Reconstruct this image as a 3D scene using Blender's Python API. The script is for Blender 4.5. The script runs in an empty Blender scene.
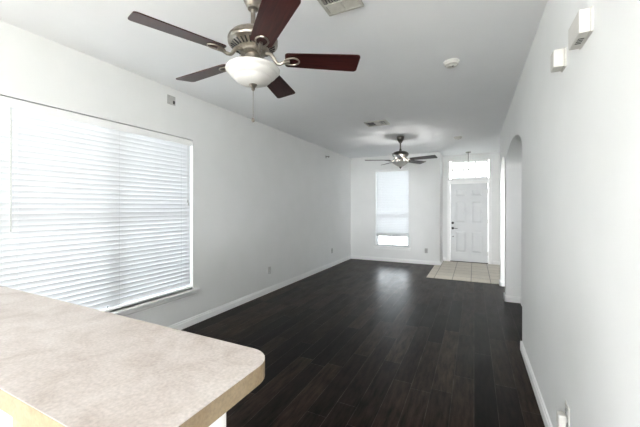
import bpy, bmesh, math, random
from mathutils import Vector, Matrix
PI = math.pi
random.seed(7)
S = bpy.context.scene
COL = S.collection

# ------------------------------------------------------------------ camera
F = 313.0                       # focal length in pixels of a 640 px wide frame
CAM_H = 1.41
YAW = math.atan(154.0 / F)
cd = bpy.data.cameras.new('camera')
cam = bpy.data.objects.new('camera', cd)
COL.objects.link(cam)
cam.location = (0, 0, CAM_H)
cam.rotation_euler = (PI / 2, 0, YAW)
cd.sensor_width = 36
cd.lens = 36 * F / 640
cd.shift_y = -6.5 / 640
cd.clip_start = 0.02
S.camera = cam

# ------------------------------------------------------------------ light
S.view_settings.view_transform = 'Standard'
S.view_settings.look = 'None'
S.view_settings.exposure = 1.54
S.view_settings.gamma = 1
S.view_settings.use_curve_mapping = False

w = bpy.data.worlds.new('sky')
S.world = w
w.use_nodes = True
bg = w.node_tree.nodes['Background']
bg.inputs['Color'].default_value = (0.965, 0.98, 1.0, 1)
bg.inputs['Strength'].default_value = 9.6


def area(name, loc, rot, sx, sy, power, col=(1, 1, 1)):
    l = bpy.data.lights.new(name, 'AREA')
    l.shape = 'RECTANGLE'
    l.size, l.size_y, l.energy, l.color = sx, sy, power, col
    o = bpy.data.objects.new(name, l)
    o.location, o.rotation_euler = loc, rot
    COL.objects.link(o)
    return o


# the sky lights the rooms through unseen kitchen openings added for light (behind the camera), the big left window,
# the back window, the transom and an added, unseen hall opening right of the entry: sampling portals in those openings
for args in (('kitchen_opening', (-0.5, -4.58, 1.6), (PI / 2, 0, 0), 3.8, 1.4),
             ('added_side_opening', (-3.11, -3.45, 1.35), (0, -PI / 2, 0), 1.7, 1.7),
             ('left_window_opening', (-3.2, 1.8175, 1.3225), (0, -PI / 2, 0), 1.785, 1.765),
             ('back_window_opening', (-1.9, 8.23, 1.39), (-PI / 2, 0, 0), 0.855, 2.015),
             ('transom_opening', (-0.105, 8.93, 2.36), (-PI / 2, 0, 0), 0.84, 0.45),
             ('added_hall_opening', (2.08, 4.5, 1.45), (0, PI / 2, 0), 1.3, 1.2)):
    area(*args, 1.0).data.cycles.is_portal = True


# ------------------------------------------------------------------ materials


def mat(name, col, rough=0.5, metal=0.0, spec=0.5, **kw):
    m = bpy.data.materials.new(name)
    m.use_nodes = True
    b = m.node_tree.nodes['Principled BSDF']
    b.inputs['Base Color'].default_value = (*col, 1)
    b.inputs['Roughness'].default_value = rough
    b.inputs['Metallic'].default_value = metal
    b.inputs['Specular IOR Level'].default_value = spec
    for k, v in kw.items():
        b.inputs[k.replace('_', ' ')].default_value = v
    return m


def nd(m, t, **kw):
    n = m.node_tree.nodes.new(t)
    for k, v in kw.items():
        setattr(n, k, v)
    return n


def lk(m, a, b):
    m.node_tree.links.new(a, b)


def bsdf(m):
    return m.node_tree.nodes['Principled BSDF']


def mottle(m, c1, c2, scale, detail=4, lo=0.35, hi=0.65, bump=0.0, bscale=None, bdist=0.002):
    """object-space noise between two colours plus an optional fine bump"""
    tc = nd(m, 'ShaderNodeTexCoord')
    n = nd(m, 'ShaderNodeTexNoise')
    n.inputs['Scale'].default_value = scale
    n.inputs['Detail'].default_value = detail
    lk(m, tc.outputs['Object'], n.inputs['Vector'])
    r = nd(m, 'ShaderNodeValToRGB')
    r.color_ramp.elements[0].position = lo
    r.color_ramp.elements[1].position = hi
    r.color_ramp.elements[0].color = (*c1, 1)
    r.color_ramp.elements[1].color = (*c2, 1)
    lk(m, n.outputs['Fac'], r.inputs['Fac'])
    lk(m, r.outputs['Color'], bsdf(m).inputs['Base Color'])
    if bump:
        n2 = nd(m, 'ShaderNodeTexNoise')
        n2.inputs['Scale'].default_value = bscale or scale * 4
        n2.inputs['Detail'].default_value = 2
        lk(m, tc.outputs['Object'], n2.inputs['Vector'])
        bp = nd(m, 'ShaderNodeBump')
        bp.inputs['Strength'].default_value = bump
        bp.inputs['Distance'].default_value = bdist
        lk(m, n2.outputs['Fac'], bp.inputs['Height'])
        lk(m, bp.outputs['Normal'], bsdf(m).inputs['Normal'])
    return m


M = {}
M['wall'] = mottle(mat('wall_paint', (0.8, 0.8, 0.8), 0.75, spec=0.25), (0.845, 0.855, 0.846), (0.865, 0.873, 0.866), 3, bump=0.22, bscale=110)
M['ceiling'] = mottle(mat('ceiling_paint', (0.8, 0.8, 0.8), 0.85, spec=0.2), (0.865, 0.878, 0.892), (0.885, 0.897, 0.91), 2, bump=0.18, bscale=90)
M['trim'] = mottle(mat('trim_paint', (0.86, 0.87, 0.87), 0.4), (0.915, 0.92, 0.915), (0.93, 0.935, 0.93), 6)
M['door'] = mottle(mat('door_paint', (0.74, 0.75, 0.76), 0.45), (0.72, 0.735, 0.745), (0.75, 0.765, 0.77), 5)
M['plastic'] = mottle(mat('white_plastic', (0.76, 0.75, 0.7), 0.4), (0.60, 0.59, 0.555), (0.64, 0.63, 0.595), 20)
M['plate'] = mottle(mat('plate_plastic', (0.7, 0.7, 0.68), 0.4), (0.47, 0.475, 0.465), (0.52, 0.52, 0.51), 20)
M['dark'] = mottle(mat('dark_slot', (0.02, 0.02, 0.02), 0.6), (0.015, 0.015, 0.015), (0.03, 0.03, 0.03), 30)
M['duct'] = mottle(mat('duct_metal', (0.1, 0.1, 0.1), 0.6), (0.05, 0.05, 0.048), (0.09, 0.09, 0.085), 30)
M['black_metal'] = mottle(mat('black_metal', (0.02, 0.02, 0.02), 0.35, 0.6), (0.015, 0.014, 0.013), (0.03, 0.028, 0.026), 30)
M['nickel'] = mottle(mat('brushed_nickel', (0.62, 0.58, 0.53), 0.28, 1.0), (0.30, 0.272, 0.235), (0.40, 0.365, 0.32), 40)
M['pewter'] = mottle(mat('dark_pewter', (0.2, 0.18, 0.16), 0.32, 1.0), (0.09, 0.08, 0.07), (0.16, 0.145, 0.13), 40)
M['vent'] = mottle(mat('vent_enamel', (0.6, 0.59, 0.55), 0.4), (0.44, 0.43, 0.39), (0.50, 0.49, 0.45), 20)
M['vinyl'] = mottle(mat('window_vinyl', (0.8, 0.82, 0.84), 0.35), (0.78, 0.8, 0.82), (0.82, 0.84, 0.86), 10)
M['outside'] = mottle(mat('outside_ground', (0.45, 0.45, 0.42), 0.9), (0.55, 0.55, 0.52), (0.65, 0.65, 0.62), 2)


def glossy_wood(name, c1, c2, scl, rough):
    m = mat(name, c1, rough, spec=0.3)
    tc = nd(m, 'ShaderNodeTexCoord')
    mp = nd(m, 'ShaderNodeMapping')
    mp.inputs['Scale'].default_value = scl
    lk(m, tc.outputs['Object'], mp.inputs['Vector'])
    n = nd(m, 'ShaderNodeTexNoise')
    n.inputs['Scale'].default_value = 1
    n.inputs['Detail'].default_value = 6
    lk(m, mp.outputs['Vector'], n.inputs['Vector'])
    r = nd(m, 'ShaderNodeValToRGB')
    r.color_ramp.elements[0].position = 0.3
    r.color_ramp.elements[1].position = 0.7
    r.color_ramp.elements[0].color = (*c1, 1)
    r.color_ramp.elements[1].color = (*c2, 1)
    lk(m, n.outputs['Fac'], r.inputs['Fac'])
    lk(m, r.outputs['Color'], bsdf(m).inputs['Base Color'])
    return m


M['mahogany'] = glossy_wood('mahogany_blade', (0.020, 0.0055, 0.0055), (0.058, 0.0155, 0.0135), (6, 90, 90), 0.3)
M['walnut'] = glossy_wood('dark_walnut_blade', (0.012, 0.008, 0.007), (0.03, 0.018, 0.014), (6, 90, 90), 0.35)


def translucent(name, col, f, rough=0.4):
    m = bpy.data.materials.new(name)
    m.use_nodes = True
    nt = m.node_tree
    b = nt.nodes['Principled BSDF']
    b.inputs['Base Color'].default_value = (*col, 1)
    b.inputs['Roughness'].default_value = rough
    tr = nt.nodes.new('ShaderNodeBsdfTranslucent')
    tr.inputs['Color'].default_value = (*col, 1)
    mx = nt.nodes.new('ShaderNodeMixShader')
    mx.inputs['Fac'].default_value = f
    nt.links.new(b.outputs[0], mx.inputs[1])
    nt.links.new(tr.outputs[0], mx.inputs[2])
    nt.links.new(mx.outputs[0], nt.nodes['Material Output'].inputs['Surface'])
    n = nt.nodes.new('ShaderNodeTexNoise')
    n.inputs['Scale'].default_value = 14
    hs = nt.nodes.new('ShaderNodeMix')
    hs.data_type = 'RGBA'
    hs.inputs['A'].default_value = (*[c * 0.97 for c in col], 1)
    hs.inputs['B'].default_value = (*col, 1)
    nt.links.new(n.outputs['Fac'], hs.inputs['Factor'])
    nt.links.new(hs.outputs['Result'], b.inputs['Base Color'])
    return m


M['slat'] = translucent('blind_slat', (0.90, 0.92, 0.94), 0.034)
M['bowl'] = translucent('frosted_glass', (0.90, 0.89, 0.86), 0.35, 0.25)
M['alabaster'] = translucent('alabaster_glass', (0.40, 0.40, 0.385), 0.08, 0.3)


def pane_mat():
    m = bpy.data.materials.new('window_glass')
    m.use_nodes = True
    nt = m.node_tree
    t = nt.nodes.new('ShaderNodeBsdfTransparent')
    t.inputs['Color'].default_value = (0.72, 0.74, 0.75, 1)
    g = nt.nodes.new('ShaderNodeBsdfGlossy')
    g.inputs['Roughness'].default_value = 0.02
    lw = nt.nodes.new('ShaderNodeFresnel')
    lw.inputs['IOR'].default_value = 1.45
    mx = nt.nodes.new('ShaderNodeMixShader')
    nt.links.new(lw.outputs[0], mx.inputs['Fac'])
    nt.links.new(t.outputs[0], mx.inputs[1])
    nt.links.new(g.outputs[0], mx.inputs[2])
    nt.links.new(mx.outputs[0], nt.nodes['Material Output'].inputs['Surface'])
    return m


M['glass'] = pane_mat()


def floor_mat():
    m = mat('dark_plank_floor', (0.02, 0.015, 0.012), 0.3, spec=0.075)
    tc = nd(m, 'ShaderNodeTexCoord')
    sx = nd(m, 'ShaderNodeSeparateXYZ')
    lk(m, tc.outputs['Object'], sx.inputs[0])
    cb = nd(m, 'ShaderNodeCombineXYZ')
    lk(m, sx.outputs['Y'], cb.inputs['X'])
    lk(m, sx.outputs['X'], cb.inputs['Y'])
    br = nd(m, 'ShaderNodeTexBrick')
    br.offset = 0.37
    br.offset_frequency = 3
    br.squash = 1.35
    br.squash_frequency = 2
    br.inputs['Scale'].default_value = 1
    br.inputs['Brick Width'].default_value = 0.95
    br.inputs['Row Height'].default_value = 0.148
    br.inputs['Mortar Size'].default_value = 0.0016
    br.inputs['Mortar Smooth'].default_value = 0.2
    br.inputs['Color1'].default_value = (0.0042, 0.0030, 0.0024, 1)
    br.inputs['Color2'].default_value = (0.027, 0.0178, 0.0128, 1)
    br.inputs['Mortar'].default_value = (0.042, 0.036, 0.032, 1)  # seams paler than the planks: light caught on their bevels, put into colour
    br.inputs['Bias'].default_value = -0.15
    lk(m, cb.outputs[0], br.inputs['Vector'])
    mp = nd(m, 'ShaderNodeMapping')
    mp.inputs['Scale'].default_value = (30, 4.5, 1)
    lk(m, tc.outputs['Object'], mp.inputs['Vector'])
    n = nd(m, 'ShaderNodeTexNoise')
    n.inputs['Scale'].default_value = 1
    n.inputs['Detail'].default_value = 7
    n.inputs['Roughness'].default_value = 0.65
    lk(m, mp.outputs['Vector'], n.inputs['Vector'])
    mr = nd(m, 'ShaderNodeMapRange')
    mr.inputs['From Min'].default_value = 0.3
    mr.inputs['From Max'].default_value = 0.72
    mr.inputs['To Min'].default_value = 0.2
    mr.inputs['To Max'].default_value = 2.5
    lk(m, n.outputs['Fac'], mr.inputs['Value'])
    mx = nd(m, 'ShaderNodeMix', data_type='RGBA', blend_type='MULTIPLY')
    mx.inputs['Factor'].default_value = 1
    lk(m, br.outputs['Color'], mx.inputs['A'])
    lk(m, mr.outputs[0], mx.inputs['B'])
    lk(m, mx.outputs['Result'], bsdf(m).inputs['Base Color'])
    n3 = nd(m, 'ShaderNodeTexNoise')
    n3.inputs['Scale'].default_value = 2.2
    n3.inputs['Detail'].default_value = 5
    mp3 = nd(m, 'ShaderNodeMapping')
    mp3.inputs['Scale'].default_value = (4.0, 1.2, 1)
    lk(m, tc.outputs['Object'], mp3.inputs['Vector'])
    lk(m, mp3.outputs['Vector'], n3.inputs['Vector'])
    mr2 = nd(m, 'ShaderNodeMapRange')
    mr2.inputs['From Min'].default_value = 0.3
    mr2.inputs['From Max'].default_value = 0.7
    mr2.inputs['To Min'].default_value = 0.29
    mr2.inputs['To Max'].default_value = 0.37
    lk(m, n3.outputs['Fac'], mr2.inputs['Value'])
    lk(m, mr2.outputs[0], bsdf(m).inputs['Roughness'])
    ad = nd(m, 'ShaderNodeMath', operation='SUBTRACT')
    lk(m, n.outputs['Fac'], ad.inputs[0])
    lk(m, br.outputs['Fac'], ad.inputs[1])
    bp = nd(m, 'ShaderNodeBump')
    bp.inputs['Strength'].default_value = 0.22
    bp.inputs['Distance'].default_value = 0.002
    lk(m, ad.outputs[0], bp.inputs['Height'])
    lk(m, bp.outputs['Normal'], bsdf(m).inputs['Normal'])
    return m


M['floor'] = floor_mat()


def tile_mat():
    m = mat('entry_tile', (0.6, 0.55, 0.46), 0.35)
    tc = nd(m, 'ShaderNodeTexCoord')
    mp = nd(m, 'ShaderNodeMapping')
    mp.inputs['Location'].default_value = (0.05, 0.0, 0)
    lk(m, tc.outputs['Object'], mp.inputs['Vector'])
    br = nd(m, 'ShaderNodeTexBrick')
    br.offset = 0
    br.inputs['Scale'].default_value = 1
    br.inputs['Brick Width'].default_value = 0.33
    br.inputs['Row Height'].default_value = 0.33
    br.inputs['Mortar Size'].default_value = 0.007
    br.inputs['Color1'].default_value = (0.60, 0.54, 0.44, 1)
    br.inputs['Color2'].default_value = (0.66, 0.60, 0.50, 1)
    br.inputs['Mortar'].default_value = (0.22, 0.18, 0.13, 1)
    lk(m, mp.outputs['Vector'], br.inputs['Vector'])
    n = nd(m, 'ShaderNodeTexNoise')
    n.inputs['Scale'].default_value = 9
    n.inputs['Detail'].default_value = 4
    lk(m, tc.outputs['Object'], n.inputs['Vector'])
    mr = nd(m, 'ShaderNodeMapRange')
    mr.inputs['To Min'].default_value = 0.82
    mr.inputs['To Max'].default_value = 1.12
    lk(m, n.outputs['Fac'], mr.inputs['Value'])
    mx = nd(m, 'ShaderNodeMix', data_type='RGBA', blend_type='MULTIPLY')
    mx.inputs['Factor'].default_value = 1
    lk(m, br.outputs['Color'], mx.inputs['A'])
    lk(m, mr.outputs[0], mx.inputs['B'])
    lk(m, mx.outputs['Result'], bsdf(m).inputs['Base Color'])
    return m


M['tile'] = tile_mat()


def laminate(name, base, dark, light):
    m = mat(name, base, 0.42, spec=0.4)
    tc = nd(m, 'ShaderNodeTexCoord')
    n1 = nd(m, 'ShaderNodeTexNoise')
    n1.inputs['Scale'].default_value = 9
    n1.inputs['Detail'].default_value = 8
    n1.inputs['Roughness'].default_value = 0.7
    n1.inputs['Distortion'].default_value = 0.6
    lk(m, tc.outputs['Object'], n1.inputs['Vector'])
    r = nd(m, 'ShaderNodeValToRGB')
    e = r.color_ramp.elements
    e[0].position, e[1].position = 0.30, 0.72
    e[0].color, e[1].color = (*dark, 1), (*light, 1)
    k = e.new(0.5)
    k.color = (*base, 1)
    lk(m, n1.outputs['Fac'], r.inputs['Fac'])
    n2 = nd(m, 'ShaderNodeTexNoise')
    n2.inputs['Scale'].default_value = 150
    n2.inputs['Detail'].default_value = 3
    lk(m, tc.outputs['Object'], n2.inputs['Vector'])
    mr = nd(m, 'ShaderNodeMapRange')
    mr.inputs['From Min'].default_value = 0.3
    mr.inputs['From Max'].default_value = 0.7
    mr.inputs['To Min'].default_value = 0.86
    mr.inputs['To Max'].default_value = 1.1
    lk(m, n2.outputs['Fac'], mr.inputs['Value'])
    mx = nd(m, 'ShaderNodeMix', data_type='RGBA', blend_type='MULTIPLY')
    mx.inputs['Factor'].default_value = 1
    lk(m, r.outputs['Color'], mx.inputs['A'])
    lk(m, mr.outputs[0], mx.inputs['B'])
    lk(m, mx.outputs['Result'], bsdf(m).inputs['Base Color'])
    return m


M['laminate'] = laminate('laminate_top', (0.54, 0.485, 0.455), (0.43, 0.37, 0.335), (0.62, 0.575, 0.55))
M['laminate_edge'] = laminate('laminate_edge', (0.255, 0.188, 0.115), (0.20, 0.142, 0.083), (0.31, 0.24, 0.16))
M['seam'] = mottle(mat('laminate_seam', (0.2, 0.13, 0.08), 0.6), (0.18, 0.11, 0.07), (0.24, 0.16, 0.1), 40)

# ------------------------------------------------------------------ mesh helpers


def bm_new():
    return bmesh.new()


def box(bm, x0, y0, z0, x1, y1, z1, bev=0.0):
    t = bmesh.new()
    bmesh.ops.create_cube(t, size=1)
    for v in t.verts:
        v.co = Vector(((x0 + x1) / 2 + v.co.x * (x1 - x0), (y0 + y1) / 2 + v.co.y * (y1 - y0), (z0 + z1) / 2 + v.co.z * (z1 - z0)))
    if bev:
        bmesh.ops.bevel(t, geom=list(t.edges), offset=bev, segments=2, affect='EDGES', profile=0.5)
    merge(bm, t)


def merge(bm, t, mtx=None):
    if mtx is not None:
        bmesh.ops.transform(t, matrix=mtx, verts=t.verts)
    me = bpy.data.meshes.new('tmp')
    t.to_mesh(me)
    t.free()
    bm.from_mesh(me)
    bpy.data.meshes.remove(me)


def lathe(bm, prof, n=32, mtx=None):
    """revolve (r, z) points about z"""
    t = bmesh.new()
    rings = []
    for r, z in prof:
        if r < 1e-6:
            rings.append([t.verts.new((0, 0, z))])
        else:
            rings.append([t.verts.new((r * math.cos(2 * PI * k / n), r * math.sin(2 * PI * k / n), z)) for k in range(n)])
    for a, b in zip(rings, rings[1:]):
        for k in range(n):
            q = (k + 1) % n
            if len(a) == 1 and len(b) == 1:
                continue
            if len(a) == 1:
                t.faces.new((a[0], b[q], b[k]))
            elif len(b) == 1:
                t.faces.new((a[k], a[q], b[0]))
            else:
                t.faces.new((a[k], a[q], b[q], b[k]))
    bmesh.ops.recalc_face_normals(t, faces=t.faces)
    merge(bm, t, mtx)


def tube(bm, pts, r, n=10):
    """round bar through points; r a number or one per point"""
    pts = [Vector(p) for p in pts]
    rr = r if isinstance(r, (list, tuple)) else [r] * len(pts)
    t = bmesh.new()
    rings = []
    up = None
    for i, p in enumerate(pts):
        d = (pts[min(i + 1, len(pts) - 1)] - pts[max(i - 1, 0)]).normalized()
        if up is None:
            up = Vector((0, 0, 1)) if abs(d.z) < 0.9 else Vector((1, 0, 0))
        a = d.cross(up).normalized()
        b = a.cross(d).normalized()
        up = b
        rings.append([t.verts.new(p + rr[i] * (math.cos(2 * PI * k / n) * a + math.sin(2 * PI * k / n) * b)) for k in range(n)])
    for a, b in zip(rings, rings[1:]):
        for k in range(n):
            q = (k + 1) % n
            t.faces.new((a[k], a[q], b[q], b[k]))
    t.faces.new(rings[0])
    t.faces.new(rings[-1])
    bmesh.ops.recalc_face_normals(t, faces=t.faces)
    merge(bm, t)


def prism(bm, poly, axis, a, b):
    """extrude a 2-D polygon along axis from a to b; the polygon is in the two other axes, in order"""
    t = bmesh.new()

    def P(p, h):
        c = list(p)
        c.insert(axis, h)
        return c
    v0 = [t.verts.new(P(p, a)) for p in poly]
    v1 = [t.verts.new(P(p, b)) for p in poly]
    t.faces.new(v0)
    t.faces.new(v1)
    n = len(poly)
    for k in range(n):
        q = (k + 1) % n
        t.faces.new((v0[k], v0[q], v1[q], v1[k]))
    bmesh.ops.recalc_face_normals(t, faces=t.faces)
    merge(bm, t)


def smooth_curve(pts, n=6):
    """Catmull-Rom through points"""
    P = [Vector(p) for p in pts]
    P = [2 * P[0] - P[1]] + P + [2 * P[-1] - P[-2]]
    out = []
    for i in range(1, len(P) - 2):
        for k in range(n):
            t = k / n
            a, b, c, d = P[i - 1], P[i], P[i + 1], P[i + 2]
            out.append(0.5 * ((2 * b) + (c - a) * t + (2 * a - 5 * b + 4 * c - d) * t * t + (3 * b - a - 3 * c + d) * t ** 3))
    out.append(P[-2])
    return out


def obj(name, bm, m, parent=None, smooth=False, loc=None):
    me = bpy.data.meshes.new(name)
    bm.to_mesh(me)
    bm.free()
    me.materials.append(M[m] if isinstance(m, str) else m)
    if smooth:
        for p in me.polygons:
            p.use_smooth = True
        try:
            me.set_sharp_from_angle(angle=math.radians(38))
        except Exception:
            pass
    o = bpy.data.objects.new(name, me)
    COL.objects.link(o)
    if parent is not None:
        o.parent = parent
    if loc is not None:
        o.location = loc
    return o


def tag(o, label, cat, group=None):
    o['label'] = label
    o['category'] = cat
    if group:
        o['group'] = group
    return o


def thing(name, label, cat, loc=(0, 0, 0), rotz=0, group=None):
    o = bpy.data.objects.new(name, None)
    o.empty_display_size = 0.05
    COL.objects.link(o)
    o.location = loc
    o.rotation_euler = (0, 0, rotz)
    return tag(o, label, cat, group)


def struct(name, bm, m, label=None, smooth=False):
    o = obj(name, bm, m, None, smooth)
    o['kind'] = 'structure'
    if label:
        o['label'] = label
    return o


# ------------------------------------------------------------------ the room
XL, XR = -3.03, 0.425            # left and right wall faces
YB, YD = 8.06, 8.76             # back wall, wall with the front door
XC = -0.735                     # corner where the entry recess begins
H = 2.74
Y0 = -4.5                       # kitchen end behind the camera
XE = 2.0                        # far side of the hall right of the entry
NX = 0.625                      # back of the arched niche in the right wall
TY = 6.57                       # front edge of the entry tile
T = 0.16

bm = bm_new()
box(bm, XL - T, 0.3, -0.1, XE + T, TY, 0)
box(bm, XL - T, TY, -0.1, XC - 0.12, YB + T, 0)
box(bm, XC - 0.12, TY, -0.1, XE + T, YD + T, -0.012)
struct('floor', bm, 'floor', 'dark hand-scraped wood plank floor')
bm = bm_new()
prism(bm, [(XC - 0.12, TY), (XE, TY), (XE, YD), (XC, YD), (XC, YB), (XC - 0.12, YB)], 2, -0.012, 0.006)
struct('floor_entry', bm, 'tile', 'beige square tile floor in front of the front door')
bm = bm_new()
box(bm, XL - T, Y0, H, XE + T, YD + T, H + 0.12)
struct('ceiling', bm, 'ceiling', 'flat white ceiling')


def wall_x(bm, x0, x1, ya, yb, holes):
    """wall between x0..x1 running along y with rectangular holes (y0,y1,z0,z1)"""
    y = ya
    for a, b, z0, z1 in sorted(holes):
        box(bm, x0, y, 0, x1, a, H)
        if z0 > 0:
            box(bm, x0, a, 0, x1, b, z0)
        box(bm, x0, a, z1, x1, b, H)
        y = b
    box(bm, x0, y, 0, x1, yb, H)


def wall_y(bm, y0, y1, xa, xb, holes):
    x = xa
    for a, b, zz in sorted(holes):
        box(bm, x, y0, 0, a, y1, H)
        zc = 0
        for z0, z1 in zz:
            if z0 > zc:
                box(bm, a, y0, zc, b, y1, z0)
            zc = z1
        box(bm, a, y0, zc, b, y1, H)
        x = b
    box(bm, x, y0, 0, xb, y1, H)


bm = bm_new()
box(bm, XL - T, Y0 - T, -0.1, XE + T, 0.3, 0)  # out of view; light tile added to throw light onto the ceiling
struct('floor_kitchen', bm, 'tile', 'unseen beige tile floor behind the bar, pale to bounce light up')
# window openings
WL = dict(y0=0.935, y1=2.70, z0=0.43, z1=2.215)     # big left window
WB = dict(x0=-2.33, x1=-1.475, z0=0.385, z1=2.40)   # back window
DR = dict(x0=-0.575, x1=0.335, z1=2.03)             # front door opening
TR = dict(x0=-0.525, x1=0.315, z0=2.135, z1=2.585)  # transom

bm = bm_new()
wall_x(bm, XL - T, XL, Y0, YB + T, [(-4.3, -2.6, 0.5, 2.2), (WL['y0'], WL['y1'], WL['z0'], WL['z1'])])  # first hole is unseen, added to bring more light from the left
struct('wall_left', bm, 'wall', 'long white left wall with the big window')
bm = bm_new()
wall_y(bm, YB, YB + T, XL, XC - T, [(WB['x0'], WB['x1'], [(WB['z0'], WB['z1'])])])
box(bm, XC - T, YB, 0, XC, YD, H)
struct('wall_back', bm, 'wall', 'white back wall with the narrow window')
bm = bm_new()
wall_y(bm, YD, YD + T, XC - T, XE, [(DR['x0'], DR['x1'], [(0, DR['z1']), (TR['z0'], TR['z1'])])])
struct('wall_entry', bm, 'wall', 'white wall around the front door')
bm = bm_new()
wall_x(bm, XE, XE + T, Y0, YD + T, [(3.9, 5.1, 0.8, 2.1)])  # unseen hole, added so daylight reaches the far arch reveal
struct('wall_hall', bm, 'wall')
bm = bm_new()
wall_y(bm, Y0 - T, Y0, XL - T, XE + T, [(-2.4, 1.4, [(0.9, 2.3)])])  # unseen hole, placed and sized for the light it lets in
struct('wall_kitchen', bm, 'wall')

# right wall with two round-topped arches: a shallow niche and an opening to the hall
N0, N1, NS, NT = 3.64, 5.42, 1.98, 2.25
A0, A1, AS, AT = 5.58, 6.45, 1.96, 2.24
PE = 6.56                       # end of the wall


def arch_pts(y0, y1, zs, zt, n=28):
    c, r = (y0 + y1) / 2, (y1 - y0) / 2
    return [(c - r * math.cos(PI * k / n), zs + (zt - zs) * math.sin(PI * k / n)) for k in range(n + 1)]


def arch_head(bm, x0, x1, y0, y1, zs, zt):
    p = arch_pts(y0, y1, zs, zt)
    for (ya, za), (yb, zb) in zip(p, p[1:]):
        prism(bm, [(ya, za), (yb, zb), (yb, H), (ya, H)], 0, x0, x1)


bm = bm_new()
box(bm, XR, -0.6, 0, NX, N0, H)
arch_head(bm, XR, NX, N0, N1, NS, NT)
box(bm, XR, N1, 0, NX, A0, H)
arch_head(bm, XR, NX, A0, A1, AS, AT)
box(bm, XR, A1, 0, NX, PE, H)
box(bm, NX, N0 - 0.2, 0, NX + 0.1, N1 + 0.08, H)
struct('wall_right', bm, 'wall', 'long white right wall with rounded arches')

# baseboards
BH, BT = 0.092, 0.016
PROF = [(0, 0), (BT, 0), (BT, BH * 0.72), (BT * 0.62, BH * 0.80), (BT * 0.55, BH * 0.94), (0, BH)]


def base_y(bm, x, ya, yb, s):   # along y on a wall facing s
    prism(bm, [(x + s * d, z) for d, z in PROF], 1, ya, yb)


def base_x(bm, y, xa, xb, s):
    t = bmesh.new()
    v0 = [t.verts.new((xa, y + s * d, z)) for d, z in PROF]
    v1 = [t.verts.new((xb, y + s * d, z)) for d, z in PROF]
    n = len(PROF)
    for k in range(n):
        q = (k + 1) % n
        t.faces.new((v0[k], v0[q], v1[q], v1[k]))
    t.faces.new(v0)
    t.faces.new(v1)
    bmesh.ops.recalc_face_normals(t, faces=t.faces)
    merge(bm, t)


bm = bm_new()
base_y(bm, XL, Y0, YB, 1)
struct('baseboard_left', bm, 'trim')
bm = bm_new()
base_x(bm, YB, XL + BT, XC + BT, -1)
base_y(bm, XC, YB, YD, 1)
struct('baseboard_back', bm, 'trim')
bm = bm_new()
base_y(bm, XR, -0.6, N0 - 0.0, -1)
base_x(bm, N0, XR - BT, NX, 1)
base_y(bm, NX, N0, N1, -1)
base_x(bm, N1, XR - BT, NX, -1)
base_y(bm, XR, N1 - BT, A0 + BT, -1)
base_x(bm, A0, XR - BT, NX, 1)
base_x(bm, A1, XR - BT, NX, -1)
base_y(bm, XR, A1 - BT, PE + BT, -1)
base_x(bm, PE, XR - BT, NX, 1)
struct('baseboard_right', bm, 'trim')
bm = bm_new()
base_x(bm, YD, XC, DR['x0'] - 0.075, -1)
base_x(bm, YD, DR['x1'] + 0.075, XE, -1)
struct('baseboard_entry', bm, 'trim')

# outside ground, added pale to bounce light in; shows below the raised back blind
bm = bm_new()
box(bm, -30, YD + T, -0.35, 30, 60, -0.25)
box(bm, -30, -30, -0.35, XL - T, YD + T, -0.25)
box(bm, XL - T, -30, -0.35, 30, Y0 - T, -0.25)
box(bm, XE + T, Y0 - T, -0.35, 30, YD + T, -0.25)
struct('ground', bm, 'outside')

# roof and post added outside the front door to dim the transom
bm = bm_new()
box(bm, XC, YD + T, 2.72, 3.0, 12.5, 2.86)
box(bm, 2.7, 12.2, -0.3, 2.9, 12.4, 2.72)
struct('transom_shade_roof', bm, 'outside')

# ------------------------------------------------------------------ windows


def win_empty(name, label):
    o = bpy.data.objects.new(name, None)
    o.empty_display_size = 0.05
    COL.objects.link(o)
    o['kind'] = 'structure'
    o['label'] = label
    return o


# window 1: two single-hung units side by side in the left wall
w1 = win_empty('window_1', 'wide twin window in the left wall')
xa, xb = XL - T + 0.01, XL - T + 0.07
ym = 1.835
bm = bm_new()
y0, y1, z0, z1 = WL['y0'], WL['y1'], WL['z0'], WL['z1']
f = 0.045
box(bm, xa, y0, z0, xb, y0 + f, z1)
box(bm, xa, y1 - f, z0, xb, y1, z1)
box(bm, xa, ym - 0.065, z0, xb + 0.02, ym + 0.065, z1)
zmeet = 1.30
for a, b in ((y0 + f, ym - 0.065), (ym + 0.065, y1 - f)):
    box(bm, xa, a, z0, xb, b, z0 + f)
    box(bm, xa, a, z1 - f, xb, b, z1)
    box(bm, xa, a, zmeet - 0.04, xb, b, zmeet + 0.04)
obj('window_frame', bm, 'vinyl', w1)
for a, b in ((y0 + f, ym - 0.065), (ym + 0.065, y1 - f)):
    for c, d in ((z0 + f, zmeet - 0.04), (zmeet + 0.04, z1 - f)):
        bm = bm_new()
        box(bm, xa + 0.025, a, c, xa + 0.031, b, d)
        obj('pane', bm, 'glass', w1)
bm = bm_new()
box(bm, XL - 0.085, y0 - 0.0, z0 - 0.024, XL + 0.0, y1, z0)
box(bm, XL, y0 - 0.06, z0 - 0.024, XL + 0.052, y1 + 0.06, z0, 0.005)
obj('window_sill', bm, 'trim', w1)
bm = bm_new()
prism(bm, [(XL, z0 - 0.024), (XL + 0.02, z0 - 0.024), (XL + 0.02, z0 - 0.06), (XL + 0.012, z0 - 0.072), (XL + 0.012, z0 - 0.085), (XL, z0 - 0.09)], 1, y0 - 0.04, y1 + 0.04)
obj('sill_apron', bm, 'trim', w1)

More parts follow.
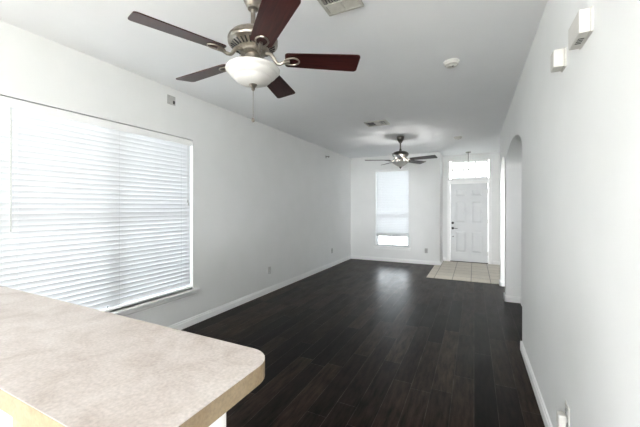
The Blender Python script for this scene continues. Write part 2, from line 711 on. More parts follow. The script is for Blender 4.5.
# window 2: narrow single-hung window in the back wall
w2 = win_empty('window_2', 'narrow window in the back wall')
x0, x1, z0, z1 = WB['x0'], WB['x1'], WB['z0'], WB['z1']
ya, yb = YB + T - 0.07, YB + T - 0.01
zm = 1.15
bm = bm_new()
box(bm, x0, ya, z0, x0 + f, yb, z1)
box(bm, x1 - f, ya, z0, x1, yb, z1)
box(bm, x0 + f, ya, z0, x1 - f, yb, z0 + f)
box(bm, x0 + f, ya, z1 - f, x1 - f, yb, z1)
box(bm, x0 + f, ya, zm - 0.045, x1 - f, yb, zm + 0.045)
obj('window_frame', bm, 'vinyl', w2)
bm = bm_new()
xm = (x0 + x1) / 2
box(bm, xm - 0.011, ya + 0.02, z0 + f, xm + 0.011, yb - 0.01, zm - 0.045)
box(bm, x0 + f, ya + 0.022, 0.78, x1 - f, yb - 0.012, 0.802)
obj('muntin', bm, 'vinyl', w2)
for c, d in ((z0 + f, zm - 0.045), (zm + 0.045, z1 - f)):
    bm = bm_new()
    box(bm, x0 + f, yb - 0.008, c, x1 - f, yb - 0.003, d)
    obj('pane', bm, 'glass', w2)
bm = bm_new()
box(bm, x0, YB, z0 - 0.022, x1, YB + 0.085, z0)
box(bm, x0 - 0.05, YB - 0.045, z0 - 0.022, x1 + 0.05, YB, z0, 0.004)
obj('window_sill', bm, 'trim', w2)
bm = bm_new()
box(bm, x0 - 0.03, YB - 0.018, z0 - 0.075, x1 + 0.03, YB, z0 - 0.022, 0.004)
obj('sill_apron', bm, 'trim', w2)

# window 3: transom over the front door
w3 = win_empty('window_3', 'transom window above the front door')
x0, x1, z0, z1 = TR['x0'], TR['x1'], TR['z0'], TR['z1']
ya, yb = YD + 0.05, YD + 0.11
bm = bm_new()
ff = 0.035
box(bm, x0, ya, z0, x0 + ff, yb, z1)
box(bm, x1 - ff, ya, z0, x1, yb, z1)
box(bm, x0 + ff, ya, z0, x1 - ff, yb, z0 + ff)
box(bm, x0 + ff, ya, z1 - ff, x1 - ff, yb, z1)
obj('window_frame', bm, 'trim', w3)
bm = bm_new()
zc = (z0 + z1) / 2
for k in (1, 2):
    xk = x0 + (x1 - x0) * k / 3
    box(bm, xk - 0.014, ya + 0.01, z0 + ff, xk + 0.014, yb - 0.01, z1 - ff)
box(bm, x0 + ff, ya + 0.012, zc - 0.014, x1 - ff, yb - 0.012, zc + 0.014)
obj('muntin', bm, 'trim', w3)
bm = bm_new()
box(bm, x0 + ff, yb - 0.02, z0 + ff, x1 - ff, yb - 0.014, z1 - ff)
obj('pane', bm, 'glass', w3)
bm = bm_new()
box(bm, x0 - 0.045, YD - 0.03, z0 - 0.022, x1 + 0.045, YD + 0.05, z0, 0.004)
obj('window_sill', bm, 'trim', w3)

# ------------------------------------------------------------------ front door
d1 = win_empty('door_1', 'white six-panel front door with black hardware')
x0, x1, z1 = DR['x0'], DR['x1'], DR['z1']
jx = 0.022
bm = bm_new()
for a, b in ((x0, x0 + jx), (x1 - jx, x1)):
    box(bm, a, YD - 0.004, 0, b, YD + T, z1)
box(bm, x0 + jx, YD - 0.004, z1 - jx, x1 - jx, YD + T, z1)
obj('door_jamb', bm, 'trim', d1)
cw = 0.065
bm = bm_new()
for a, s in ((x0 + 0.008, -1), (x1 - 0.008, 1)):
    prism(bm, [(a, YD - 0.004), (a, YD - 0.012), (a + s * 0.02, YD - 0.014), (a + s * 0.03, YD - 0.02), (a + s * cw, YD - 0.022), (a + s * cw, YD)], 2, 0.0, z1 - 0.008 + cw)
box(bm, x0 + 0.008, YD - 0.02, z1 - 0.008, x1 - 0.008, YD, z1 - 0.008 + cw, 0.004)
obj('door_casing', bm, 'trim', d1)
# leaf with six recessed, raised-field panels
lx0, lx1, lz0, lz1 = x0 + jx + 0.003, x1 - jx - 0.003, 0.022, z1 - jx - 0.003
ly = YD + 0.022
W = lx1 - lx0
st = 0.115
mid = 0.11
pw = (W - 2 * st - mid) / 2
rows = [(0.25, 0.80), (1.0, 1.56), (1.68, 1.88)]
xs = [(lx0 + st, lx0 + st + pw), (lx1 - st - pw, lx1 - st)]
bm = bm_new()
for a, b in ((lx0, xs[0][0]), (xs[0][1], xs[1][0]), (xs[1][1], lx1)):
    box(bm, a, ly, lz0, b, ly + 0.044, lz1)
for a, b in xs:
    zz = lz0
    for c, d in rows:
        box(bm, a, ly, zz, b, ly + 0.044, c)
        zz = d
    box(bm, a, ly, zz, b, ly + 0.044, lz1)
    for c, d in rows:
        box(bm, a, ly + 0.016, c, b, ly + 0.044, d)
        t = bmesh.new()
        m1, m2 = 0.018, 0.05
        o_ = [t.verts.new(p) for p in ((a + m1, ly + 0.016, c + m1), (b - m1, ly + 0.016, c + m1), (b - m1, ly + 0.016, d - m1), (a + m1, ly + 0.016, d - m1))]
        i_ = [t.verts.new(p) for p in ((a + m2, ly + 0.004, c + m2), (b - m2, ly + 0.004, c + m2), (b - m2, ly + 0.004, d - m2), (a + m2, ly + 0.004, d - m2))]
        for k in range(4):
            q = (k + 1) % 4
            t.faces.new((o_[k], o_[q], i_[q], i_[k]))
        t.faces.new(i_)
        bmesh.ops.recalc_face_normals(t, faces=t.faces)
        merge(bm, t)
obj('door_leaf', bm, 'door', d1)
RX = Matrix.Rotation(PI / 2, 4, 'X')     # lathe axis z -> -y (towards the room)


def at(x, y, z):
    return Matrix.Translation((x, y, z)) @ RX


hx = lx0 + 0.058
bm = bm_new()
lathe(bm, [(0, 0), (0.032, 0), (0.032, 0.008), (0.024, 0.016), (0.012, 0.02), (0.012, 0.05), (0, 0.052)], 24, at(hx, ly, 0.865))
tube(bm, smooth_curve([(hx, ly - 0.045, 0.865), (hx + 0.04, ly - 0.05, 0.867), (hx + 0.08, ly - 0.047, 0.862), (hx + 0.115, ly - 0.04, 0.86)]), 0.009)
obj('door_handle', bm, 'black_metal', d1, True)
bm = bm_new()
lathe(bm, [(0, 0), (0.033, 0), (0.033, 0.012), (0.026, 0.022), (0, 0.024)], 24, at(hx, ly, 1.0))
box(bm, hx - 0.005, ly - 0.042, 0.985, hx + 0.005, ly - 0.02, 1.015)
obj('deadbolt', bm, 'black_metal', d1, True)
bm = bm_new()
lathe(bm, [(0, 0), (0.015, 0), (0.015, 0.008), (0.008, 0.012), (0, 0.012)], 16, at(hx + 0.008, ly, 0.65))
obj('security_latch', bm, 'black_metal', d1, True)
for zh in (0.25, 1.05, 1.8):
    bm = bm_new()
    tube(bm, [(lx1 + 0.001, ly - 0.006, zh - 0.045), (lx1 + 0.001, ly - 0.006, zh + 0.045)], 0.007)
    obj('hinge', bm, 'nickel', d1, True)
bm = bm_new()
box(bm, x0 + jx, YD - 0.01, 0.006, x1 - jx, YD + T, 0.021)
obj('threshold', bm, 'black_metal', d1)

# ------------------------------------------------------------------ blinds


def slat_profile(w_, t_, crown, n=5):
    top = [(-w_ / 2 + w_ * k / n, crown * (1 - (2 * k / n - 1) ** 2)) for k in range(n + 1)]
    return top + [(p[0], p[1] - t_) for p in reversed(top)]


def add_slat(bm, axis, c, z, length0, length1, tilt, w_=0.050):
    pr = slat_profile(w_, 0.0028, 0.003)
    ca, sa = math.cos(tilt), math.sin(tilt)
    poly = [(c + p[0] * ca - p[1] * sa, z + p[0] * sa + p[1] * ca) for p in pr]
    if axis == 1:       # runs along y, polygon in x,z
        prism(bm, poly, 1, length0, length1)
    else:               # runs along x, polygon in y,z
        prism(bm, poly, 0, length0, length1)


bl = thing('window_blind', 'wide white slatted blind lowered over the big left window', 'blind', (XL, 1.82, WL['z0']))
ox, oy, oz = XL, 1.82, WL['z0']
cxs = -0.032
ylo, yhi = WL['y0'] + 0.008 - oy, WL['y1'] - 0.008 - oy
ztop = WL['z1'] - oz - 0.006
bm = bm_new()
box(bm, cxs - 0.026, ylo, ztop - 0.05, cxs + 0.022, yhi, ztop, 0.003)
obj('headrail', bm, 'trim', bl)
bm = bm_new()
box(bm, cxs + 0.024, ylo, ztop - 0.072, cxs + 0.032, yhi, ztop - 0.004, 0.002)
obj('valance', bm, 'trim', bl)
bm = bm_new()
pitch = 0.0435
z = ztop - 0.09
TILT = math.radians(75)
while z > 0.055:
    add_slat(bm, 1, cxs, z, ylo + 0.004, yhi - 0.004, TILT)
    z -= pitch
obj('slats', bm, 'slat', bl)
bm = bm_new()
box(bm, cxs - 0.025, ylo + 0.004, 0.012, cxs + 0.025, yhi - 0.004, 0.034, 0.004)
obj('bottom_rail', bm, 'trim', bl)
for yy in (ylo + 0.15, (ylo + yhi) / 2 + 0.02, yhi - 0.15):
    bm = bm_new()
    for dx in (-0.021, 0.021):
        tube(bm, [(cxs + dx, yy, 0.03), (cxs + dx, yy, ztop - 0.05)], 0.0012, 6)
    obj('ladder_cord', bm, 'slat', bl)
bm = bm_new()
wy = 1.052 - oy
tube(bm, [(cxs + 0.038, wy, ztop - 0.075), (cxs + 0.038, wy, 0.80)], 0.0042, 8)
obj('tilt_wand', bm, 'plate', bl, True)
bm = bm_new()
cy = 2.62 - oy
tube(bm, [(cxs + 0.036, cy, ztop - 0.075), (cxs + 0.036, cy, 1.06)], 0.0013, 6)
tube(bm, [(cxs + 0.036, cy + 0.012, ztop - 0.075), (cxs + 0.036, cy + 0.012, 1.03)], 0.0013, 6)
lathe(bm, [(0, 0), (0.009, 0.0), (0.007, 0.03), (0.002, 0.04), (0, 0.04)], 12, Matrix.Translation((cxs + 0.036, cy, 1.03)))
lathe(bm, [(0, 0), (0.009, 0.0), (0.007, 0.03), (0.002, 0.04), (0, 0.04)], 12, Matrix.Translation((cxs + 0.036, cy + 0.012, 0.995)))
obj('lift_cord', bm, 'plate', bl, True)

bl = thing('window_blind', 'narrow white slatted blind stopping short of the sill on the back window', 'blind', ((WB['x0'] + WB['x1']) / 2, YB, WB['z0']))
hw = (WB['x1'] - WB['x0']) / 2 - 0.008
ztop = WB['z1'] - WB['z0'] - 0.006
cys = 0.034
bm = bm_new()
box(bm, -hw, cys - 0.022, ztop - 0.05, hw, cys + 0.026, ztop, 0.003)
obj('headrail', bm, 'trim', bl)
bm = bm_new()
box(bm, -hw, cys - 0.032, ztop - 0.072, hw, cys - 0.024, ztop - 0.004, 0.002)
obj('valance', bm, 'trim', bl)
bm = bm_new()
z = ztop - 0.09
while z > 0.345:
    add_slat(bm, 0, cys, z, -hw + 0.004, hw - 0.004, math.radians(-71))
    z -= pitch
for k in range(9):              # slats gathered above the raised bottom rail
    add_slat(bm, 0, cys, 0.292 + 0.0055 * k, -hw + 0.004, hw - 0.004, math.radians(8 + 2 * k))
obj('slats', bm, 'slat', bl)
bm = bm_new()
box(bm, -hw + 0.004, cys - 0.025, 0.262, hw - 0.004, cys + 0.025, 0.284, 0.004)
obj('bottom_rail', bm, 'trim', bl)
for xx in (-hw + 0.14, hw - 0.14):
    bm = bm_new()
    for dy in (-0.021, 0.021):
        tube(bm, [(xx, cys + dy, 0.28), (xx, cys + dy, ztop - 0.05)], 0.0012, 6)
    obj('ladder_cord', bm, 'slat', bl)

# ------------------------------------------------------------------ ceiling fans


def blade_poly(r0, r1, w0, w1, rc, n=5):
    """paddle outline in x (out along the arm) and y"""
    pts = []

    def corner(cx_, cy_, a0):
        for k in range(n + 1):
            a = a0 + PI / 2 * k / n
            pts.append((cx_ + rc * math.cos(a), cy_ + rc * math.sin(a)))
    corner(r1 - rc, w1 / 2 - rc, 0)
    rc2 = rc
    for k in range(n + 1):
        a = PI / 2 + PI / 2 * k / n
        pts.append((r0 + rc2 + rc2 * math.cos(a), w0 / 2 - rc2 + rc2 * math.sin(a)))
    for k in range(n + 1):
        a = PI + PI / 2 * k / n
        pts.append((r0 + rc2 + rc2 * math.cos(a), -w0 / 2 + rc2 + rc2 * math.sin(a)))
    corner(r1 - rc, -w1 / 2 + rc, -PI / 2)
    return pts


def make_fan(label, loc, zb, R, phase, metal, wood, bowl, bowl_r, bowl_prof, chain, pitchdeg, group, motor_r=0.152, rod_top=None):
    t = thing('ceiling_fan', label, 'ceiling fan', (loc[0], loc[1], H), 0, group)
    zb = zb - H                 # blade plane, below the ceiling
    bm = bm_new()
    lathe(bm, [(0, 0), (0.068, 0), (0.07, -0.012), (0.066, -0.03), (0.058, -0.062), (0.044, -0.088), (0.034, -0.098), (0.033, -0.112), (0.022, -0.118), (0.0, -0.118)], 36)
    obj('canopy', bm, metal, t, True)
    bm = bm_new()
    ztop = zb + 0.165
    tube(bm, [(0, 0, -0.11), (0, 0, ztop - 0.0074)], 0.0145, 16)
    lathe(bm, [(0.0, ztop + 0.035), (0.022, ztop + 0.035), (0.024, ztop + 0.01), (0.03, ztop - 0.0030), (0, ztop - 0.0030)], 24)
    obj('downrod', bm, metal, t, True)
    m = motor_r
    bm = bm_new()
    lathe(bm, [(0, ztop), (0.05, ztop), (0.09, ztop - 0.0059), (0.128, ztop - 0.0222), (m - 0.004, ztop - 0.0429), (m, ztop - 0.0518), (m, ztop - 0.0577),
               (m - 0.005, ztop - 0.0607), (m - 0.005, ztop - 0.0666), (m, ztop - 0.0696), (m - 0.002, ztop - 0.0799), (m - 0.016, ztop - 0.0903),
               (0.088, ztop - 0.1125), (0.08, ztop - 0.1243), (0.0, ztop - 0.1243)], 48)
    obj('motor_housing', bm, metal, t, True)
    # cooling slots round the lower cone
    bm = bm_new()
    for k in range(30):
        a = 2 * PI * k / 30
        ra, za = m - 0.020, ztop - 0.0906
        rb, zb_ = 0.098, ztop - 0.1080
        n_ = Vector((zb_ - za, 0, ra - rb)).normalized()
        n_ = Vector((0.5, 0, -0.87))
        dn = n_ * 0.002
        tube(bm, [((ra * math.cos(a) + dn.x * math.cos(a)), (ra * math.sin(a) + dn.x * math.sin(a)), za + dn.z),
                  ((rb * math.cos(a) + dn.x * math.cos(a)), (rb * math.sin(a) + dn.x * math.sin(a)), zb_ + dn.z)], 0.0045, 6)
    obj('cooling_slots', bm, 'dark', t)
    # flange the blade irons screw to
    bm = bm_new()
    lathe(bm, [(0, ztop - 0.1228), (0.078, ztop - 0.1228), (0.078, ztop - 0.1347), (0.06, ztop - 0.1406), (0.05, ztop - 0.1450), (0, ztop - 0.1450)], 36)
    obj('flywheel', bm, metal, t, True)
    hubz = ztop - 0.1302
    pit = math.radians(pitchdeg)
    for k in range(5):
        a = phase + k * 2 * PI / 5
        rot = Matrix.Rotation(a, 4, 'Z')
        tb = bmesh.new()
        prism(tb, blade_poly(0.195, R, 0.125, 0.158, 0.022), 2, -0.003, 0.003)
        mt = rot @ Matrix.Translation((0, 0, zb)) @ Matrix.Rotation(pit, 4, 'X')
        b = obj('blade', tb, wood, t)
        b.matrix_local = mt
        # blade iron: a curved arm opening into a three-lobed fork under the blade
        bi = bmesh.new()
        arm = smooth_curve([(0.07, 0, hubz), (0.11, 0, hubz - 0.006), (0.15, 0.006, zb - 0.022), (0.19, 0, zb - 0.016), (0.225, 0, zb - 0.009)])
        tube(bi, arm, [0.013 - 0.004 * i / (len(arm) - 1) for i in range(len(arm))], 10)
        for s in (-1, 1):
            fork = smooth_curve([(0.175, 0, zb - 0.018), (0.205, s * 0.024, zb - 0.011), (0.245, s * 0.034, zb - 0.008), (0.275, s * 0.02, zb - 0.008), (0.285, 0.0, zb - 0.008)])
            tube(bi, fork, 0.0052, 8)
        bmesh.ops.transform(bi, matrix=Matrix.Translation((0, 0, zb)) @ Matrix.Rotation(pit * 0.8, 4, 'X') @ Matrix.Translation((0, 0, -zb)), verts=[v for v in bi.verts if v.co.x > 0.17])
        ir = obj('blade_iron', bi, metal, t, True)
        ir.matrix_local = rot
    # light kit
    zr = bowl_prof[0][1] - H    # rim height
    bm = bm_new()
    lathe(bm, [(0, ztop - 0.144), (0.046, ztop - 0.144), (0.05, ztop - 0.158), (0.045, zr + 0.015), (0.052, zr + 0.008), (0.052, zr + 0.004), (0.0, zr + 0.004)], 32)
    obj('light_fitter', bm, metal, t, True)
    bm = bm_new()
    pr = [(r, z_ - H) for r, z_ in bowl_prof]
    inner = [(max(r - 0.005, 0), z_ + (0.0 if i == 0 else 0.004)) for i, (r, z_) in enumerate(pr)]
    lathe(bm, pr + list(reversed(inner)), 56)
    g = obj('glass_bowl', bm, bowl, t, True)
    zl = pr[-1][1]
    bm = bm_new()
    lathe(bm, [(0, zl + 0.006), (0.024, zl + 0.006), (0.027, zl - 0.002), (0.018, zl - 0.012), (0.010, zl - 0.02), (0.012, zl - 0.027), (0.006, zl - 0.036), (0, zl - 0.037)], 24)
    obj('finial', bm, metal, t, True)
    if chain:
        bm = bm_new()
        z_ = zl - 0.034
        tube(bm, [(0, 0, z_), (0, 0, chain - H + 0.012)], 0.0014, 6)
        while z_ > chain - H + 0.014:
            lathe(bm, [(0, 0.0018), (0.0018, 0), (0, -0.0018)], 8, Matrix.Translation((0, 0, z_)))
            z_ -= 0.0062
        lathe(bm, [(0, 0.018), (0.003, 0.016), (0.0085, 0.009), (0.0105, 0), (0.0085, -0.008), (0.003, -0.012), (0, -0.012)], 16, Matrix.Translation((0, 0, chain - H)))
        obj('pull_chain', bm, metal, t, True)
    return t


b1 = [(0.160, 2.262), (0.165, 2.255), (0.164, 2.247), (0.155, 2.240), (0.147, 2.236), (0.146, 2.229), (0.138, 2.219), (0.124, 2.208), (0.116, 2.204), (0.113, 2.196),
      (0.098, 2.182), (0.066, 2.170), (0.028, 2.164), (0.020, 2.163)]
make_fan('big ceiling fan with mahogany blades nearest to the camera, white glass bowl', (-1.223, 1.551), 2.325, 0.66, 4.327,
         'nickel', 'mahogany', 'bowl', 0.17, b1, 1.945, -12, 'ceiling fans')
b2 = [(0.150, 2.262), (0.152, 2.256), (0.146, 2.246), (0.118, 2.222), (0.080, 2.196), (0.045, 2.176), (0.020, 2.168)]
make_fan('far dark ceiling fan in front of the back window, grey glass bowl', (-1.25, 5.99), 2.30, 0.672, 3.559,
         'pewter', 'walnut', 'alabaster', 0.14, b2, None, -12, 'ceiling fans')
# the far fan's three bulbs are on low and throw a pool of light up out of the open bowl
for k in range(3):
    l = bpy.data.lights.new('fan_bulb', 'POINT')
    l.energy = 2.0
    l.color = (1.0, 0.98, 0.95)
    l.shadow_soft_size = 0.02
    o = bpy.data.objects.new('fan_bulb', l)
    a = 1.1 + k * 2 * PI / 3
    o.location = (-1.25 + 0.07 * math.cos(a), 5.99 + 0.07 * math.sin(a), 2.217)
    COL.objects.link(o)

# ------------------------------------------------------------------ bar
CX0, CX1, CY0, CY1, CZ = -2.30, -0.412, 0.262, 0.605, 1.07
R_ = 0.062


def bar_poly(inset=0.0):
    x1_, y0_, y1_ = CX1 - inset, CY0 + inset, CY1 - inset
    r = R_ - inset
    p = [(CX0, y0_)]
    for k in range(9):
        a = -PI / 2 + PI / 2 * k / 8
        p.append((x1_ - r + r * math.cos(a), y0_ + r + r * math.sin(a)))
    for k in range(9):
        a = PI / 2 * k / 8
        p.append((x1_ - r + r * math.cos(a), y1_ - r + r * math.sin(a)))
    p.append((CX0, y1_))
    return p


ct = thing('bar_countertop', 'beige mottled laminate bar top with rounded end in the near left corner', 'countertop', ((CX0 + CX1) / 2, (CY0 + CY1) / 2, CZ - 0.04))
ofs = Matrix.Translation((-(CX0 + CX1) / 2, -(CY0 + CY1) / 2, -(CZ - 0.04)))


def local(bm_):
    bmesh.ops.transform(bm_, matrix=ofs, verts=bm_.verts)
    return bm_


bm = bm_new()
prism(bm, bar_poly(0.0), 2, CZ - 0.0012, CZ)
obj('laminate_surface', local(bm), 'laminate', ct)
bm = bm_new()
prism(bm, bar_poly(0.0008), 2, CZ - 0.0024, CZ - 0.0012)
obj('seam_line', local(bm), 'seam', ct)
bm = bm_new()
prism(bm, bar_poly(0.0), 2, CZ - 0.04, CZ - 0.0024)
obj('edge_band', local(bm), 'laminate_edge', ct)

bm = bm_new()
HW1 = -0.45
r = 0.03
pl = [(CX0, 0.30), (HW1 - r, 0.30)]
for k in range(7):
    a = -PI / 2 + PI / 2 * k / 6
    pl.append((HW1 - r + r * math.cos(a), 0.30 + r + r * math.sin(a)))
for k in range(7):
    a = PI / 2 * k / 6
    pl.append((HW1 - r + r * math.cos(a), 0.503 - r + r * math.sin(a)))
pl.append((CX0, 0.503))
prism(bm, pl, 2, 0, CZ - 0.04)
struct('wall_half', bm, 'wall', 'white half wall under the bar top')
bm = bm_new()
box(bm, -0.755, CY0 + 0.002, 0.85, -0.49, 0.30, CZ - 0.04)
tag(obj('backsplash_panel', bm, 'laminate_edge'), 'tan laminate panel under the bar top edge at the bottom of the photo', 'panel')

# ------------------------------------------------------------------ small fittings


def outlet(label, loc, rotz, group='wall outlets', mm='plate', hgt=0.115, wid=0.07):
    """duplex outlet; local +y points into the room"""
    t = thing('wall_outlet', label, 'outlet', loc, rotz, group)
    bm = bm_new()
    box(bm, -wid / 2, 0, -hgt / 2, wid / 2, 0.006, hgt / 2, 0.002)
    obj('cover_plate', bm, mm, t)
    for s in (-1, 1):
        bm = bm_new()
        lathe(bm, [(0, 0.0), (0.0165, 0.0), (0.0165, 0.0035), (0.015, 0.0045), (0, 0.0045)], 20, Matrix.Translation((0, 0.0055, s * 0.0195)) @ Matrix.Rotation(-PI / 2, 4, 'X'))
        sk = obj('socket', bm, 'plate', t, True)
        bm = bm_new()
        for q in (-1, 1):
            box(bm, q * 0.0065 - 0.0012, 0.0098, s * 0.0195 - 0.001, q * 0.0065 + 0.0012, 0.0104, s * 0.0195 + 0.008)
        box(bm, -0.002, 0.0098, s * 0.0195 - 0.010, 0.002, 0.0104, s * 0.0195 - 0.006)
        obj('slots', bm, 'dark', sk)
    return t


outlet('outlet low on the long left wall, beyond the big window', (XL, 4.26, 0.365), -PI / 2)
outlet('far outlet low on the left wall, near the back corner', (XL, 6.8, 0.37), -PI / 2)
outlet('outlet low on the back wall, right of the narrow window', (-1.055, YB, 0.335), PI)

# near right wall: outlet cut by the bottom of the frame, with something white plugged in
t = outlet('outlet low on the near right wall with a white plug-in', (XR, 1.965, 0.36), PI / 2, 'wall outlets', 'plastic')
pg = thing('plug_adapter', 'small white plug-in in the outlet on the near right wall', 'plug', (XR - 0.0105, 1.965, 0.341))
bm = bm_new()
box(bm, -0.034, -0.026, -0.036, 0.0, 0.026, 0.024, 0.006)
obj('adapter_body', bm, 'plastic', pg)
bm = bm_new()
tube(bm, smooth_curve([(-0.02, 0, -0.034), (-0.022, 0.002, -0.07), (-0.016, 0.006, -0.15), (-0.019, 0.0, -0.25), (-0.022, 0.0, -0.335)]), 0.003, 8)
obj('cord', bm, 'plastic', pg, True)

# blank-ish cable plate high on the left wall
t = thing('cable_plate', 'small white cable plate high on left wall above the big window', 'wall plate', (XL, 2.40, 2.60), -PI / 2)
bm = bm_new()
box(bm, -0.05, 0, -0.05, 0.05, 0.006, 0.05, 0.002)
obj('cover_plate', bm, 'plate', t)
for sx_ in (-1, 1):
    for sz_ in (-1, 1):
        bm = bm_new()
        lathe(bm, [(0, 0), (0.0035, 0), (0.0035, 0.002), (0, 0.003)], 10, Matrix.Translation((sx_ * 0.028, 0.006, sz_ * 0.038)) @ Matrix.Rotation(-PI / 2, 4, 'X'))
        obj('screw', bm, 'nickel', t, True)
bm = bm_new()
box(bm, -0.042, 0.005, -0.036, -0.018, 0.008, 0.0)
lathe(bm, [(0, 0), (0.007, 0), (0.007, 0.012), (0, 0.012)], 16, Matrix.Translation((-0.03, 0.006, -0.018)) @ Matrix.Rotation(-PI / 2, 4, 'X'))
obj('jack', bm, 'dark', t)

# small hook near the ceiling at the far end of the left wall
t = thing('wall_bracket', 'tiny grey bracket high on far end of left wall', 'bracket', (XL, 6.46, 2.55), -PI / 2)
bm = bm_new()
box(bm, -0.03, 0, -0.03, 0.03, 0.005, 0.03, 0.002)
obj('back_plate', bm, 'plate', t)
bm = bm_new()
tube(bm, smooth_curve([(0, 0.004, 0.01), (0, 0.05, 0.005), (0, 0.075, -0.01), (0, 0.078, 0.02)]), 0.008, 8)
obj('hook', bm, 'pewter', t, True)

# door chimes on the right wall
t = thing('door_chime', 'larger white slotted chime box high on the right wall, nearest to camera', 'door chime', (XR, 1.672, 2.158), PI / 2)
bm = bm_new()
box(bm, -0.082, 0, -0.05, 0.082, 0.008, 0.05, 0.002)
obj('back_plate', bm, 'plastic', t)
bm = bm_new()
box(bm, -0.08, 0.008, -0.048, 0.08, 0.046, 0.048, 0.004)
obj('cover', bm, 'plastic', t)
for k in range(4):
    bm = bm_new()
    xx = -0.028 + k * 0.015
    box(bm, xx, 0.015, -0.0488, xx + 0.007, 0.036, -0.0475)
    obj('slot', bm, 'dark', t)
t = thing('chime_box', 'smaller white box on the right wall, just beyond the slotted chime', 'box', (XR, 2.035, 2.182), PI / 2)
bm = bm_new()
box(bm, -0.042, 0, -0.05, 0.042, 0.008, 0.05, 0.002)
obj('back_plate', bm, 'plastic', t)
bm = bm_new()
box(bm, -0.038, 0.008, -0.046, 0.038, 0.054, 0.046, 0.004)
obj('cover', bm, 'plastic', t)

# ceiling registers


def register(label, loc, wx, wy, sections, bars):
    """frame, duct opening and groups of tilted louvres: (x0, x1, y0, y1, direction, tilt sign, spacing, width)"""
    t = thing('ceiling_vent', label, 'vent', (loc[0], loc[1], H), 0, 'ceiling vents')
    fr = 0.022
    bm = bm_new()
    hx_, hy_ = wx / 2, wy / 2
    for a in ((-hx_, -hy_, hx_, -hy_ + fr), (-hx_, hy_ - fr, hx_, hy_), (-hx_, -hy_ + fr, -hx_ + fr, hy_ - fr), (hx_ - fr, -hy_ + fr, hx_, hy_ - fr)):
        box(bm, a[0], a[1], -0.014, a[2], a[3], 0.0, 0.003)
    for a in bars:
        box(bm, a[0], a[1], -0.013, a[2], a[3], -0.001)
    obj('vent_frame', bm, 'vent', t)
    bm = bm_new()
    box(bm, -hx_ + fr, -hy_ + fr, -0.0018, hx_ - fr, hy_ - fr, -0.0004)  # near-black sheet: the shade inside the duct put into its colour
    obj('duct_shade_sheet', bm, 'dark', t)
    for xa_, xb_, ya_, yb_, d_, s_, sp, wd in sections:
        lo, hi = (ya_, yb_) if d_ == 'x' else (xa_, xb_)
        n = int((hi - lo) / sp)
        for k in range(n):
            c = lo + (k + 0.5) * (hi - lo) / n
            h_ = s_ * wd / 2
            ps = [(c - h_, -0.0125), (c - h_ + s_ * 0.001, -0.0125), (c + h_, -0.0025), (c + h_ - s_ * 0.001, -0.0025)]
            bm = bm_new()
            if d_ == 'x':
                prism(bm, ps, 0, xa_, xb_)
            else:
                prism(bm, ps, 1, ya_, yb_)
            obj('louvre', bm, 'vent', t)
    return t


register('large beige metal air vent on the ceiling beside the near fan', (-0.772, 1.848), 0.25, 0.25,
         [(-0.101, -0.005, 0.02, 0.101, 'x', -1, 0.027, 0.024), (0.005, 0.101, 0.02, 0.101, 'x', -1, 0.027, 0.024),
          (-0.101, 0.101, -0.101, 0.01, 'y', 1, 0.0175, 0.005)],
         [(-0.005, 0.02, 0.005, 0.103), (-0.103, 0.01, 0.103, 0.02)])
register('small dark-slotted air vent on the ceiling in front of far fan', (-1.376, 4.845), 0.35, 0.28,
         [(-0.151, -0.03, -0.116, 0.116, 'y', -1, 0.03, 0.008), (0.05, 0.151, -0.116, 0.116, 'y', 1, 0.03, 0.008)],
         [(-0.03, -0.118, 0.05, 0.118)])

# smoke detectors


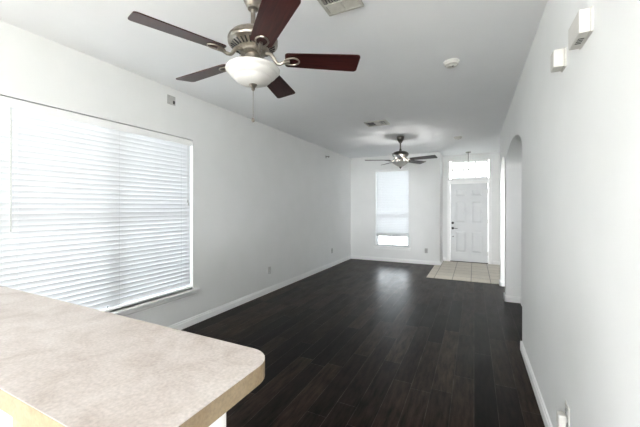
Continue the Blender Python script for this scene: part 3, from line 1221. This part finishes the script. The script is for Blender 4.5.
def detector(name, label, loc, r, h):
    t = thing(name, label, 'smoke detector', (loc[0], loc[1], H), 0, 'ceiling detectors')
    bm = bm_new()
    lathe(bm, [(0, 0), (r, 0), (r, -h * 0.25), (r * 0.94, -h * 0.33), (0, -h * 0.33)], 36)
    obj('mounting_ring', bm, 'plastic', t, True)
    bm = bm_new()
    lathe(bm, [(0, -h * 0.3), (r * 0.86, -h * 0.3), (r * 0.84, -h * 0.6), (r * 0.7, -h * 0.8), (r * 0.52, -h * 0.86), (r * 0.46, -h), (0, -h)], 36)
    obj('cover', bm, 'plastic', t, True)
    bm = bm_new()
    lathe(bm, [(r * 0.850, -h * 0.60), (r * 0.856, -h * 0.62), (r * 0.72, -h * 0.80), (r * 0.705, -h * 0.79)], 36)
    obj('sensor_grille', bm, 'vent', t, True)
    bm = bm_new()
    lathe(bm, [(0, 0), (0.009, 0), (0.009, -0.003), (0, -0.003)], 12, Matrix.Translation((0.012, -0.02, -h)))
    obj('test_button', bm, 'duct', t)
    return t


detector('smoke_detector', 'round white smoke detector on the ceiling nearest to the camera', (-0.185, 3.10), 0.068, 0.05)
detector('smoke_detector', 'far round white detector on the ceiling near the entry', (-0.275, 6.50), 0.075, 0.04)

# entry pendant
t = thing('pendant_light', 'slim metal pendant light hanging in front of the transom window', 'pendant light', (-0.125, 8.38, H))
bm = bm_new()
lathe(bm, [(0, 0), (0.062, 0), (0.062, -0.008), (0.045, -0.022), (0.012, -0.03), (0, -0.03)], 28)
obj('canopy', bm, 'pewter', t, True)
bm = bm_new()
tube(bm, [(0, 0, -0.025), (0, 0, -0.50)], 0.008, 10)
lathe(bm, [(0, 0.03), (0.012, 0.025), (0.018, 0), (0.01, -0.03), (0.004, -0.05), (0, -0.05)], 16, Matrix.Translation((0, 0, -0.5)))
obj('stem', bm, 'pewter', t, True)
for k in range(4):
    a = PI / 4 + k * PI / 2
    c, s_ = math.cos(a), math.sin(a)
    bm = bm_new()
    tube(bm, smooth_curve([(0, 0, -0.5), (0.04 * c, 0.04 * s_, -0.525), (0.085 * c, 0.085 * s_, -0.52), (0.105 * c, 0.105 * s_, -0.49)]), 0.004, 8)
    ar = obj('arm', bm, 'pewter', t, True)
    bm = bm_new()
    lathe(bm, [(0, 0), (0.016, 0.002), (0.018, 0.008), (0.010, 0.010), (0.010, 0.05), (0, 0.052)], 16, Matrix.Translation((0.105 * c, 0.105 * s_, -0.492)))
    obj('candle_sleeve', bm, 'trim', ar, True)
